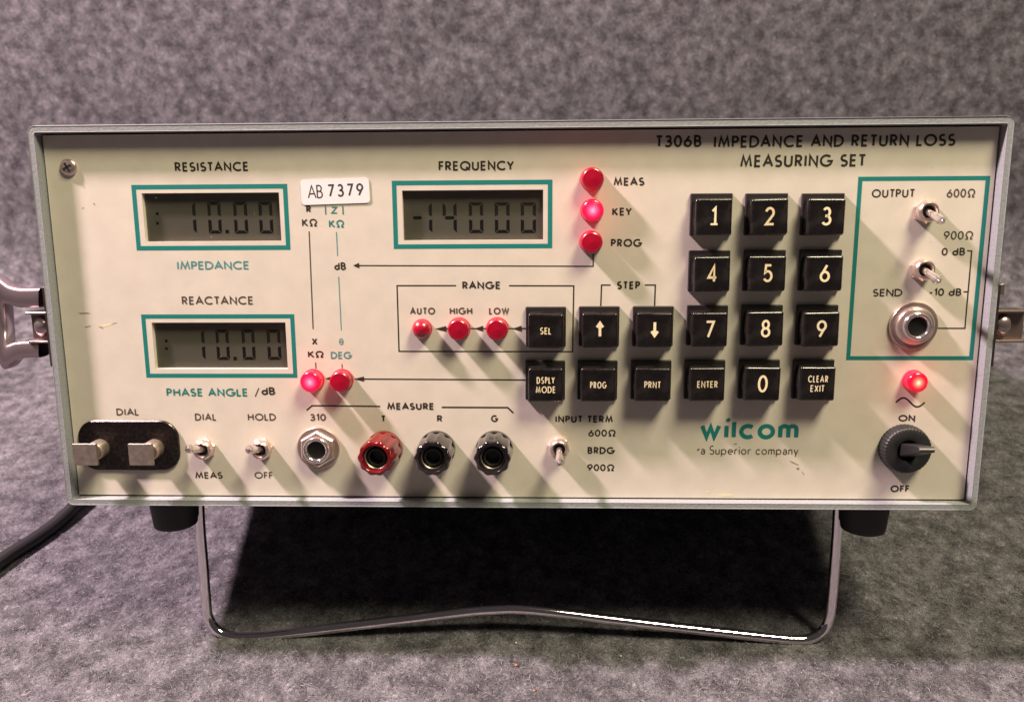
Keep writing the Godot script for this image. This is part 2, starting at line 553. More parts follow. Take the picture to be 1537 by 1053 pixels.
func carpet() -> void:
	# grey needle felt: loose short hairs drawn one over the other into a tile of 150 mm
	var size := 1024
	var val := PackedFloat32Array()
	val.resize(size * size)
	val.fill(0.42)
	var hue := PackedFloat32Array()
	hue.resize(size * size)
	var ns := FastNoiseLite.new()
	ns.seed = 11
	ns.frequency = 0.009
	ns.fractal_octaves = 6
	ns.fractal_gain = 0.62
	var blot := ns.get_seamless_image(size, size).get_data()
	# clumps first: soft tufts from a third of a millimetre to two
	for k in 26000:
		var cx := rng.randi() % size
		var cy := rng.randi() % size
		var rad := 1.2 + 10.0 * pow(rng.randf(), 4.0)
		var tone := rng.randfn(0.45, 0.15 / (0.7 + rad * 0.09))
		var tint := rng.randfn(0.0, 0.8)
		var flat := rng.randf_range(0.55, 1.0)
		var turn := rng.randf() * PI
		var ca := cos(turn)
		var sa := sin(turn)
		var n := int(ceil(rad))
		for dy in range(-n, n + 1):
			for dx in range(-n, n + 1):
				var ex := (dx * ca + dy * sa) / rad
				var ey := (dy * ca - dx * sa) / (rad * flat)
				var d := ex * ex + ey * ey
				if d < 1.0:
					var i := posmod(cy + dy, size) * size + posmod(cx + dx, size)
					var share := 0.75 * (1.0 - d)
					val[i] = lerpf(val[i], tone, share)
					hue[i] = lerpf(hue[i], tint, share)
	for k in 30000:
		var p := Vector2(rng.randf() * size, rng.randf() * size)
		var a := rng.randf() * TAU
		var curl := rng.randfn(0.0, 0.09)
		var shade := rng.randfn(0.47, 0.15)
		if rng.randf() < 0.03:
			shade += 0.45
		var tone := rng.randfn(0.0, 1.0)
		var mix := rng.randf_range(0.25, 0.75)
		for i in rng.randi_range(4, 16):
			p += Vector2.from_angle(a)
			a += curl
			var at_px := posmod(int(p.y), size) * size + posmod(int(p.x), size)
			val[at_px] = lerpf(val[at_px], shade, mix)
			hue[at_px] = lerpf(hue[at_px], tone, mix)
	for k in 60000:
		var i := rng.randi() % (size * size)
		var dot := rng.randfn(0.46, 0.3)
		for j in [i, (i + 1) % (size * size), (i + size) % (size * size)]:
			val[j] = lerpf(val[j], dot, 0.75)
	var rgb := PackedByteArray()
	rgb.resize(size * size * 3)
	var high := PackedByteArray()
	high.resize(size * size)
	for i in size * size:
		var l := clampf(val[i] + (blot[i] / 255.0 - 0.5) * 0.34, 0.03, 1.0)
		var c := hue[i] * 0.018
		rgb[i * 3] = int(clampf((l * (1.0 + c)) * 225.0 + 8.0, 0, 255))
		rgb[i * 3 + 1] = int(clampf(l * (1.0 - c * 0.6) * 220.0 + 8.0, 0, 255))
		rgb[i * 3 + 2] = int(clampf(l * (1.0 + c * 0.7) * 226.0 + 9.0, 0, 255))
		high[i] = int(clampf(val[i], 0.0, 1.0) * 255.0)
	var m := paint("felt", Color(0.84, 0.84, 0.85), 1.0)
	m.metallic_specular = 0.15
	m.albedo_texture = ImageTexture.create_from_image(Image.create_from_data(size, size, false, Image.FORMAT_RGB8, rgb))
	m.heightmap_enabled = true
	m.heightmap_texture = ImageTexture.create_from_image(Image.create_from_data(size, size, false, Image.FORMAT_L8, high))
	m.heightmap_scale = 0.035
	m.uv1_scale = Vector3(1, 1, 1)
	var big := FastNoiseLite.new()
	big.seed = 21
	big.frequency = 0.02
	big.fractal_octaves = 6
	big.fractal_gain = 0.6
	var dt := NoiseTexture2D.new()
	dt.noise = big
	dt.width = 512
	dt.height = 512
	dt.seamless = true
	var g := Gradient.new()
	g.set_color(0, Color(0.8, 0.8, 0.8))
	g.set_color(1, Color(1.16, 1.16, 1.16))
	dt.color_ramp = g
	m.detail_enabled = true
	m.detail_blend_mode = BaseMaterial3D.BLEND_MODE_MUL
	m.detail_albedo = dt
	m.detail_uv_layer = BaseMaterial3D.DETAIL_UV_2
	m.uv2_scale = Vector3(0.27, 0.27, 1)
	# one sheet: floor, a soft bend, then up the back
	var path := []
	var z := 700.0
	while z > -285.0:
		path.append(Vector2(z, 0))
		z -= 30.0
	for k in 13:
		var a := PI / 2 * k / 12
		path.append(Vector2(-290 - 70 * sin(a), 70 - 70 * cos(a)))
	var y := 100.0
	while y < 900.0:
		path.append(Vector2(-360 - (y - 70) * 0.03, y))
		y += 40.0
	var st := MB.new()
	var run := 0.0
	var uv2 := PackedVector2Array()
	for i in path.size() - 1:
		var a: Vector2 = path[i]
		var b: Vector2 = path[i + 1]
		var r2 := run + a.distance_to(b)
		var na := carpet_normal(path, i)
		var nb := carpet_normal(path, i + 1)
		for k in 12:
			var x0 := -900.0 + 150.0 * k
			var x1 := x0 + 150.0
			st.squad(Vector3(x0, a.y, a.x), Vector3(x1, a.y, a.x), Vector3(x1, b.y, b.x), Vector3(x0, b.y, b.x), na, na, nb, nb)
			for q in 6:
				var at_v := st.v[st.v.size() - 6 + q]
				var first := absf(at_v.z - a.x) < 1e-3 and absf(at_v.y - a.y) < 1e-3
				st.uv.append(Vector2(at_v.x, run if first else r2) / 108.0)
		run = r2
	var mesh := st.mesh()
	var arr := mesh.surface_get_arrays(0)
	arr[Mesh.ARRAY_TEX_UV2] = arr[Mesh.ARRAY_TEX_UV]
	var am := ArrayMesh.new()
	am.add_surface_from_arrays(Mesh.PRIMITIVE_TRIANGLES, arr)
	var o := MeshInstance3D.new()
	o.name = "carpet"
	o.mesh = am
	o.material_override = m
	o.set_meta("kind", "structure")
	o.set_meta("label", "grey felt carpet under the set, sweeping up behind it as a backdrop")
	add_child(o)
	fibres(o)


func carpet_normal(path: Array, i: int) -> Vector3:
	var d: Vector2 = (path[mini(i + 1, path.size() - 1)] - path[maxi(i - 1, 0)]).normalized()
	return Vector3(0, -d.x, d.y)


func fibres(carpet_node: Node) -> void:
	var b := MB.new()
	b.tube([Vector3(-0.9, 0.0, 0), Vector3(-0.3, 0.3, 0.2), Vector3(0.3, 0.35, -0.1), Vector3(0.8, 0.05, 0.2)], 0.06, 3, false)
	var mm := MultiMesh.new()
	mm.transform_format = MultiMesh.TRANSFORM_3D
	mm.use_colors = true
	mm.mesh = b.mesh()
	var count := 60000
	mm.instance_count = count
	for i in count:
		var x := rng.randf_range(-0.31, 0.31)
		var zz := rng.randf_range(-0.16, 0.075)
		var s := rng.randf_range(0.5, 1.3) * (1.8 if rng.randf() < 0.01 else 1.0)
		var bs := Basis(Vector3.UP, rng.randf() * TAU) * Basis(Vector3.RIGHT, rng.randfn(0, 0.5)) * Basis(Vector3.BACK, rng.randfn(0, 0.3))
		mm.set_instance_transform(i, Transform3D(bs.scaled(Vector3(s, s, s)), Vector3(x, rng.randf_range(-0.0003, 0.0003), zz)))
		var g := clampf(rng.randfn(0.19, 0.12), 0.03, 0.8)
		var t := rng.randfn(0, 0.05)
		mm.set_instance_color(i, Color(g * (1.0 + t), g * (0.98 - t * 0.5), g * (1.0 + t * 0.6)))
	var m := paint("felt_hair", Color.WHITE, 0.9)
	m.vertex_color_use_as_albedo = true
	var o := MultiMeshInstance3D.new()
	o.name = "felt_fibres"
	o.multimesh = mm
	o.material_override = m
	o.set_meta("kind", "stuff")
	carpet_node.add_child(o)


func case_and_panel() -> void:
	var b := MB.new()
	var prof := [Vector2(0, -DEPTH), Vector2(0, -0.9), Vector2(0, -0.7), Vector2(0.1, -0.35), Vector2(0.35, -0.1), Vector2(0.7, 0), Vector2(0.85, 0), Vector2(1.95, 0), Vector2(2.05, 0), Vector2(2.16, -0.04), Vector2(2.2, -0.15), Vector2(2.2, -0.25), Vector2(2.2, -9.0)]
	var loops := []
	for q in prof:
		loops.append(round_rect(W - 2 * q.x, H - 2 * q.x, maxf(2.6 - q.x, 0.7), 5))
	var cnt: int = loops[0].size()
	var t := at(0, 0, 0)
	for i in prof.size() - 1:
		for k in cnt:
			var p := []
			var m := []
			for e in [[i, k], [i, (k + 1) % cnt], [i + 1, (k + 1) % cnt], [i + 1, k]]:
				var j: int = e[0]
				var d: Vector2 = (prof[mini(j + 1, prof.size() - 1)] - prof[j]).normalized() + (prof[j] - prof[maxi(j - 1, 0)]).normalized()
				var nn := Vector2(d.y, -d.x).normalized()
				var pt: Vector2 = loops[j][e[1]]
				var kk: int = e[1] % 6
				var out := Vector2.from_angle(PI / 2 * (int(e[1]) / 6 + kk / 5.0))
				p.append(t * Vector3(pt.x, pt.y, prof[j].y))
				m.append(Vector3(out.x * nn.x, out.y * nn.x, nn.y))
			b.squad(p[0], p[1], p[2], p[3], m[0], m[1], m[2], m[3])
	var back := round_rect(W, H, 2.6, 5)
	for k in range(1, cnt - 1):
		b.tri(t * Vector3(back[0].x, back[0].y, -DEPTH), t * Vector3(back[k].x, back[k].y, -DEPTH), t * Vector3(back[k + 1].x, back[k + 1].y, -DEPTH), Vector3.FORWARD, Vector3.FORWARD, Vector3.FORWARD)
	put("case", b, mat.case_paint, set_root)
	# the dark floor of the joint between panel and lip
	b = MB.new()
	b.rbox(at(0, 0, RN - 4.0), Vector3(W - 4.6, H - 4.6, 1.0), 0.2, 1)
	put("panel_backing", b, mat.dark_gap, set_root)
	# the panel, with its three windows
	b = MB.new()
	var hw := W / 2 - 2.75
	var hh := H / 2 - 2.75
	var us := [-hw, hw]
	var vs := [-hh, hh]
	for w in windows():
		vs.append(w.position.y)
		vs.append(w.end.y)
	vs.sort()
	us = [-hw, hw]
	for w in windows():
		us.append(w.position.x)
		us.append(w.end.x)
	us.sort()
	for i in us.size() - 1:
		for j in vs.size() - 1:
			var mid := Vector2((us[i] + us[i + 1]) / 2, (vs[j] + vs[j + 1]) / 2)
			var open := false
			for w in windows():
				open = open or w.has_point(mid)
			if not open:
				b.quad(at(us[i], vs[j], RN).origin, at(us[i + 1], vs[j], RN).origin, at(us[i + 1], vs[j + 1], RN).origin, at(us[i], vs[j + 1], RN).origin, Vector3.BACK)
	var back_n := RN - 2.0
	for w in windows():
		wall_ring(b, w.position.x, w.position.y, w.end.x, w.end.y, RN, back_n, -1.0)
	wall_ring(b, -hw, -hh, hw, hh, RN, RN - 3.0, 1.0)
	panel = put("front_panel", b, mat.panel_paint, set_root)


func windows() -> Array:
	return [Rect2(Vector2(-119.2, 26.2), Vector2(44.6, 15.4)), Rect2(Vector2(-119.5, -15.8), Vector2(44.7, 15.5)), Rect2(Vector2(-35.0, 26.2), Vector2(44.9, 15.7))]


func wall_ring(b: MB, u0: float, v0: float, u1: float, v1: float, n0: float, n1: float, out: float) -> void:
	var c := [Vector2(u0, v0), Vector2(u1, v0), Vector2(u1, v1), Vector2(u0, v1)]
	for i in 4:
		var p: Vector2 = c[i]
		var q: Vector2 = c[(i + 1) % 4]
		var e := q - p
		b.quad(at(p.x, p.y, n0).origin, at(q.x, q.y, n0).origin, at(q.x, q.y, n1).origin, at(p.x, p.y, n1).origin, Vector3(e.y, -e.x, 0) * out)


# seven-segment figure inside a box; which lists the bars a..g that are on
func figure(b: MB, faint: MB, u0: float, v0: float, u1: float, v1: float, which: String, n: float) -> void:
	var th := 1.05
	var top := maxf(v0, v1)
	var bot := minf(v0, v1)
	var mid := (top + bot) / 2
	var g := 0.16
	var bars := {"a": [u0, top, u1, top, 0], "d": [u0, bot, u1, bot, 2], "g": [u0 + th / 2, mid, u1 - th / 2, mid, 1], "f": [u0, top, u0, mid, 3], "e": [u0, mid, u0, bot, 3], "b": [u1, top, u1, mid, 4], "c": [u1, mid, u1, bot, 4]}
	for ch in which:
		var q: Array = bars[ch]
		var p := PackedVector2Array()
		if q[4] < 3:
			var y: float = q[1]
			var s := -1.0 if q[4] == 0 else 1.0
			if q[4] == 1:
				p = PackedVector2Array([Vector2(q[0], y), Vector2(q[0] + th / 2, y + th / 2), Vector2(q[2] - th / 2, y + th / 2), Vector2(q[2], y), Vector2(q[2] - th / 2, y - th / 2), Vector2(q[0] + th / 2, y - th / 2)])
			else:
				p = PackedVector2Array([Vector2(q[0] + g, y), Vector2(q[2] - g, y), Vector2(q[2] - th - g, y + s * th), Vector2(q[0] + th + g, y + s * th)])
		else:
			var x: float = q[0]
			var s := 1.0 if q[4] == 3 else -1.0
			var hi := maxf(q[1], q[3])
			var lo := minf(q[1], q[3])
			var upper: bool = absf(hi - top) < 0.01
			var hi_in := hi - (th + g if upper else th / 2 + g * 2)
			var lo_in := lo + (th / 2 + g * 2 if upper else th + g)
			p = PackedVector2Array([Vector2(x, hi - (g if upper else 0.5)), Vector2(x + s * th, hi_in), Vector2(x + s * th, lo_in), Vector2(x, lo + (0.5 if upper else g))])
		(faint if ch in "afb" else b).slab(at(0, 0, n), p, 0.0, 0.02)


func displays() -> void:
	var n := RN - 1.9
	var all := [
		[["bc", -104.36, 38.83, -102.87, 28.65], ["abcdef", -98.90, 38.80, -94.58, 28.61], ["abcdef", -90.40, 38.75, -85.90, 28.56], ["abcdef", -82.13, 38.69, -77.65, 28.52]],
		[["bc", -105.29, -2.91, -102.98, -13.17], ["abcdef", -99.12, -2.92, -94.76, -13.17], ["abcdef", -90.36, -2.93, -86.06, -13.17], ["abcdef", -81.90, -2.94, -77.36, -13.17]],
		[["g", -32.67, 38.23, -28.49, 28.44], ["bc", -27.73, 38.20, -25.81, 28.43], ["fgbc", -22.37, 38.17, -17.88, 28.39], ["abcdef", -13.92, 38.12, -9.34, 28.35], ["abcdef", -5.59, 38.06, -0.86, 28.30], ["abcdef", 2.74, 38.01, 7.61, 28.26]],
	]
	var dots := [[[-92.87, 29.24, 1.2], [-115.50, 35.14, 0.9], [-115.69, 32.08, 0.9]], [[-93.04, -12.71, 1.2], [-115.95, -6.72, 0.9], [-116.09, -9.32, 0.9]], []]
	var ws := windows()
	for k in 3:
		var w: Rect2 = ws[k]
		var c := w.get_center()
		var b := MB.new()
		b.rbox(at(c.x, c.y, n - 0.7), Vector3(w.size.x + 2.0, w.size.y + 2.0, 1.4), 0.1, 1)
		var d := put("liquid_crystal_display", b, mat.display_back, set_root)
		for q in all[k]:
			var bb := MB.new()
			var ff := MB.new()
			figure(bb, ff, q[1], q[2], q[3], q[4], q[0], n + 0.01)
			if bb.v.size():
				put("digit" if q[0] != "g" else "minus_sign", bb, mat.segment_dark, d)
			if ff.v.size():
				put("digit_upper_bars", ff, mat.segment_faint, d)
		for q in dots[k]:
			var bb := MB.new()
			var h: float = q[2] / 2
			bb.slab(at(q[0], q[1], n + 0.01), PackedVector2Array([Vector2(-h, -h), Vector2(h, -h), Vector2(h, h), Vector2(-h, h)]), 0.0, 0.02)
			put("decimal_point" if q[2] > 1.0 else "colon_dot", bb, mat.segment_dark, d)
		b = MB.new()
		b.quad(at(w.position.x - 0.5, w.position.y - 0.5, n + 0.5).origin, at(w.end.x + 0.5, w.position.y - 0.5, n + 0.5).origin, at(w.end.x + 0.5, w.end.y + 0.5, n + 0.5).origin, at(w.position.x - 0.5, w.end.y + 0.5, n + 0.5).origin, Vector3.BACK)
		put("cover_glass", b, mat.display_glass, d)


func keys() -> void:
	var where := [
		["1", 62.69, 33.88], ["2", 79.81, 33.78], ["3", 97.30, 33.68], ["4", 62.70, 16.16], ["5", 80.09, 16.21], ["6", 97.61, 16.25],
		["7", 62.70, -1.34], ["8", 80.08, -1.25], ["9", 97.60, -1.28], ["ENTER", 62.53, -19.15], ["0", 80.06, -19.02], ["CLEAR EXIT", 97.46, -19.01],
		["SEL", 10.80, -1.75], ["↑", 28.03, -1.62], ["↓", 45.35, -1.60], ["DSPLY MODE", 10.63, -19.41], ["PROG", 27.71, -19.35], ["PRNT", 45.17, -19.27],
	]
	var base := MB.new()
	base.rbox(at(0, -VB, -N0 + 0.55), Vector3(13.0, 13.0, 1.5), 0.25, 1)
	var cap := MB.new()
	cap.rbox(at(0, -0.75 - VB, -N0 + 3.2), Vector3(11.6, 11.5, 4.4), 0.75, 3, Vector2(0.965, 0.955))
	var base_mesh := base.mesh()
	var cap_mesh := cap.mesh()
	for q in where:
		var k := MeshInstance3D.new()
		k.name = "key"
		k.mesh = base_mesh
		k.material_override = mat.key_base
		k.position = at(q[1], q[2], RN).origin * 0.001
		set_root.add_child(k, true)
		var c := MeshInstance3D.new()
		c.name = "key_cap"
		c.mesh = cap_mesh
		c.material_override = mat.key_plastic
		k.add_child(c, true)
		c.rotation = Vector3(rng.randfn(0, 0.014), rng.randfn(0, 0.014), rng.randfn(0, 0.009))
		var b := MB.new()
		var t := Transform3D(Basis(), Vector3(0, 0, 5.42))
		var lines: PackedStringArray = (q[0] as String).split(" ")
		if q[0] == "↑" or q[0] == "↓":
			letter(b, t, q[0], -1.5, 1.5, -3.0, 5.2, 0.85)
		elif q[0].length() == 1:
			var wide := 1.35 if q[0] != "1" else 0.7
			letter(b, t, q[0], -wide, wide, -3.4, 5.6, 0.72, 0.85)
			if q[0] == "1":
				b.stroke(t, PackedVector2Array([Vector2(-1.0, -3.1), Vector2(1.15, -3.1)]), 0.6, 0.09)
		else:
			for i in lines.size():
				var wid: float = lines[i].length() * {"DSPLY": 0.58, "MODE": 0.8, "PROG": 0.66, "PRNT": 0.66, "SEL": 0.6, "ENTER": 0.65, "CLEAR": 0.63, "EXIT": 0.56}[lines[i]]
				letter(b, t, lines[i], -wid, wid, -1.75 + (1.55 - 3.1 * i if lines.size() > 1 else 0.0), 2.2, 0.31, 0.0)
		put("legend", b, [mat.legend_cream, mat.legend_worn, mat.legend_dull][rng.randi() % 3], k).rotation = c.rotation


func indicators() -> void:
	var where := [
		["MEAS", 25.25, 44.95, 0], ["KEY", 25.36, 35.25, 1], ["PROG", 25.13, 25.41, 0], ["AUTO", -29.56, -2.42, 3], ["HIGH", -17.43, -2.37, 0], ["LOW", -4.99, -2.32, 0],
		["K", -66.35, -19.50, 1], ["DEG", -56.65, -19.49, 0], ["POWER", 129.86, -19.55, 2],
	]
	for q in where:
		var kind: int = q[3]
		var t := at(q[1], q[2], RN)
		var r := 3.45
		var hgt := 4.4
		var b := MB.new()
		if kind == 2:
			r = 3.3
			hgt = 3.9
		if kind == 3:
			r = 3.0
		# a clear flange round the foot, then the ribbed lens
		b.lathe(t, [Vector2(r + 0.3, 0), Vector2(r + 0.3, 0.5), Vector2(r + 0.2, 0.75), Vector2(r, 0.8)], 40)
		var body := put("indicator_lamp", b, mat.red_collar, set_root)
		if kind == 1 or kind == 2:
			body.set_meta("label", "red indicator lamp that is lit")
		b = MB.new()
		var prof := [Vector2(r, 0.6), Vector2(r, hgt - 0.8), Vector2(r - 0.1, hgt - 0.4), Vector2(r - 0.38, hgt - 0.12), Vector2(r - 0.6, hgt)]
		if kind == 3:
			prof = [Vector2(r, 0.6)]
			for k in 11:
				var a := PI / 2 * k / 10
				prof.append(Vector2(maxf(r * cos(a), 0.001), hgt - 2.4 + 2.4 * sin(a)))
		else:
			for k in 5:
				var rr := (r - 0.75) * (1.0 - k / 5.0)
				prof.append(Vector2(rr, hgt - 0.05 + 0.02 * k))
				prof.append(Vector2(rr - 0.22, hgt + 0.01 + 0.02 * k))
			prof.append(Vector2(0.001, hgt + 0.1))
		b.lathe(t, prof, 40)
		var lens := put("lens", b, [mat.red_lens, mat.lit_lens, mat.lit_lens, mat.red_lens][kind], body)
		lens.name = "lamp_lens"
		if kind == 1 or kind == 2:
			b = MB.new()
			# the moulded rings of the lens, hotter towards the filament
			for k in 5:
				b = MB.new()
				var ro: float = (r - 0.5) * [1.0, 0.78, 0.58, 0.38, 0.2][k]
				var ri: float = (r - 0.5) * [0.78, 0.58, 0.38, 0.2, 0.001][k]
				b.lathe(t, [Vector2(ro, hgt + 0.02 + 0.03 * k), Vector2(ro - 0.1, hgt + 0.09 + 0.03 * k), Vector2(ri, hgt + 0.06 + 0.03 * k)], 36)
				put("glowing_ring", b, mat["glow_%d_%d" % [kind, k]], body)
			var l := OmniLight3D.new()
			l.name = "indicator_light"
			l.position = at(q[1], q[2], RN + hgt + 3.0).origin * 0.001
			l.light_color = Color(1.0, 0.16, 0.3) if kind == 1 else Color(1.0, 0.25, 0.22)
			l.light_energy = 0.00006
			l.light_size = 0.003
			l.omni_range = 3.0
			l.omni_attenuation = 2.0
			l.shadow_enabled = true
			set_root.add_child(l, true)


func hexagon(r: float, turn := 0.0) -> PackedVector2Array:
	var p := PackedVector2Array()
	for k in 6:
		p.append(Vector2.from_angle(TAU * k / 6 + turn) * r)
	return p


func sockets() -> void:
	# two phone jacks: washer, nut, threaded sleeve round a dark bore
	for q in [[-65.68, -42.89, 7.3, true], [128.43, -1.54, 7.7, false]]:
		var t := at(q[0], q[1], RN)
		var r: float = q[2]
		var b := MB.new()
		b.lathe(t, [Vector2(r, 0), Vector2(r, 0.7), Vector2(r - 0.25, 1.0), Vector2(3.0, 1.05)], 48)
		var jack := put("phone_jack", b, mat.nickel, set_root)
		b = MB.new()
		if q[3]:
			b.slab(t, hexagon(6.3, PI / 6), 0.9, 2.5, 0.5)
		else:
			b.lathe(t, [Vector2(6.1, 0.9), Vector2(6.1, 1.9), Vector2(5.6, 2.5), Vector2(4.4, 2.7)], 48)
		put("nut", b, mat.nickel, jack)
		b = MB.new()
		b.lathe(t, [Vector2(4.5, 2.3), Vector2(4.5, 3.5), Vector2(4.3, 3.85), Vector2(3.95, 4.0), Vector2(3.55, 3.95), Vector2(3.2, 3.7), Vector2(3.1, 3.3), Vector2(3.1, 2.55)], 40)
		put("sleeve", b, mat.chrome, jack)
		b = MB.new()
		b.lathe(t, [Vector2(3.12, 2.6), Vector2(0.001, 2.6)], 32)
		put("bore", b, mat.black_hole, jack)
	# three binding posts with fluted caps
	var red := true
	for q in [[-43.31, -43.15, -0.09], [-25.64, -43.04, -0.01], [-6.31, -42.97, -0.01]]:
		var t := at(q[0], q[1], RN) * Transform3D(Basis(Vector3.UP, q[2]), Vector3.ZERO)
		var b := MB.new()
		b.lathe(t, [Vector2(6.25, 0), Vector2(6.25, 1.4), Vector2(6.1, 1.75), Vector2(3.0, 1.8)], 40)
		var post := put("binding_post", b, mat.red_plastic if red else mat.black_plastic, set_root)
		if red:
			post.set_meta("label", "red binding post")
		b = MB.new()
		b.lathe(t, [Vector2(6.0, 1.7), Vector2(6.0, 2.1), Vector2(5.75, 10.9), Vector2(5.55, 11.4), Vector2(5.2, 11.6), Vector2(4.5, 11.65), Vector2(4.2, 11.3), Vector2(4.1, 10.4), Vector2(4.1, 8.6)], 100, 10, 0.22)
		put("fluted_cap", b, mat.red_plastic if red else mat.black_plastic, post)
		b = MB.new()
		b.lathe(t, [Vector2(4.12, 8.6), Vector2(3.2, 8.6), Vector2(3.2, 9.6), Vector2(2.8, 9.8), Vector2(2.3, 9.6), Vector2(2.3, 7.6), Vector2(0.001, 7.6)], 32)
		put("socket", b, mat.black_hole, post)
		b = MB.new()
		b.lathe(t, [Vector2(4.12, 9.6), Vector2(3.85, 9.9), Vector2(3.6, 9.6)], 32)
		put("contact_ring", b, mat.dull_nickel, post)
		red = false
	# a dark oval plate with two spring terminals
	var c := at(-130.51, -42.19, RN)
	var b2 := MB.new()
	b2.slab(c, round_rect(34.6, 17.4, 6.2, 8), 0.0, 0.9, 0.25)
	var plate := put("terminal_plate", b2, mat.steel_plate, set_root)
	for q in [[-140.15, -42.98], [-121.37, -42.91]]:
		var t := at(q[0], q[1], RN + 0.9)
		var b := MB.new()
		b.lathe(t, [Vector2(3.1, 0), Vector2(3.1, 4.2), Vector2(2.8, 4.6), Vector2(0.001, 4.7)], 32)
		put("terminal_post", b, mat.dull_nickel, plate)
		b = MB.new()
		b.rbox(t * Transform3D(Basis(), Vector3(-1.5, -0.25, 6.6)), Vector3(8.1, 7.4, 1.0), 0.18, 1)
		b.rbox(t * Transform3D(Basis(), Vector3(0, 0, 5.4)), Vector3(3.4, 3.4, 1.6), 0.2, 1)
		put("terminal_clip", b, mat.dull_nickel, plate)
	# the panel screw
	var b3 := MB.new()
	var ts := at(-142.13, 49.91, RN)
	b3.lathe(ts, [Vector2(2.75, 0), Vector2(2.75, 0.35), Vector2(2.5, 0.75), Vector2(1.9, 1.05), Vector2(1.0, 1.2), Vector2(0.001, 1.22)], 32)
	var screw := put("panel_screw", b3, mat.nickel, set_root)
	b3 = MB.new()
	for a in [0.5, 0.5 + PI / 2]:
		b3.rbox(ts * Transform3D(Basis(Vector3.BACK, a), Vector3(0, 0, 0.92)), Vector3(3.1, 0.8, 0.64), 0.05, 1)
	put("cross_slot", b3, mat.black_hole, screw)


func switches() -> void:
	# place, then where the tip of the lever stands from the foot (right, up, out)
	for q in [[-104.42, -43.15, Vector3(-0.6, 2.9, 10.5)], [-84.78, -43.08, Vector3(-0.6, 2.6, 10.3)], [15.24, -42.42, Vector3(0, -1.7, 10.5)], [129.18, 34.32, Vector3(0.5, -2.4, 9.5)], [129.51, 16.34, Vector3(0.5, -2.4, 9.5)]]:
		var t := at(q[0], q[1], RN)
		var b := MB.new()
		b.slab(t, hexagon(3.7, 0.3 + q[0] * 0.1), 0.0, 1.3, 0.4)
		var sw := put("toggle_switch", b, mat.nickel, set_root)
		b = MB.new()
		b.lathe(t, [Vector2(3.35, 1.1), Vector2(3.3, 2.6), Vector2(3.1, 3.2), Vector2(2.7, 3.55), Vector2(2.3, 3.5), Vector2(2.0, 3.1), Vector2(1.85, 1.8)], 32)
		put("bushing", b, mat.nickel, sw)
		b = MB.new()
		b.lathe(t, [Vector2(1.85, 2.2), Vector2(0.001, 2.2)], 24)
		put("bushing_mouth", b, mat.black_hole, sw)
		b = MB.new()
		var tip: Vector3 = q[2]
		var pts := []
		var radii := []
		for k in 9:
			var s := k / 8.0
			pts.append(t * (Vector3(0, 0, 2.0).lerp(tip, s)))
			radii.append(lerpf(1.0, 1.5, s * s))
		for k in 4:
			var a := PI / 2 * (k + 1) / 4.0
			pts.append(t * (tip + (tip - Vector3(0, 0, 2.0)).normalized() * 1.4 * sin(a)))
			radii.append(maxf(1.5 * cos(a), 0.02))
		b.tube(pts, 1.0, 18, true, radii)
		put("lever", b, mat.chrome, sw)
	# the power switch: a ribbed black boss with a paddle that stands up to ON
	var t := at(128.41, -42.16, RN)
	var b := MB.new()
	b.lathe(t, [Vector2(8.0, 0), Vector2(7.95, 2.2), Vector2(7.7, 3.2), Vector2(7.5, 3.8), Vector2(7.1, 4.1), Vector2(3.9, 4.1), Vector2(3.5, 3.8), Vector2(3.4, 1.6), Vector2(0.001, 1.6)], 120, 40, 0.09)
	var p := put("power_switch", b, mat.knob_plastic, set_root)
	b = MB.new()
	var lean := Transform3D(Basis(Vector3.RIGHT, -0.30), Vector3(0.2, -0.2, 2.0))
	b.rbox(t * lean * Transform3D(Basis(), Vector3(0, 0, 7.0)), Vector3(5.4, 4.6, 14.0), 0.7, 2, Vector2(0.95, 0.38))
	put("paddle", b, mat.knob_plastic, p)
	b = MB.new()
	b.rbox(t * lean * Transform3D(Basis(), Vector3(0, 0.15, 14.0)), Vector3(4.6, 0.5, 0.3), 0.1, 1)
	put("paddle_mark", b, mat.worn_grey, p)


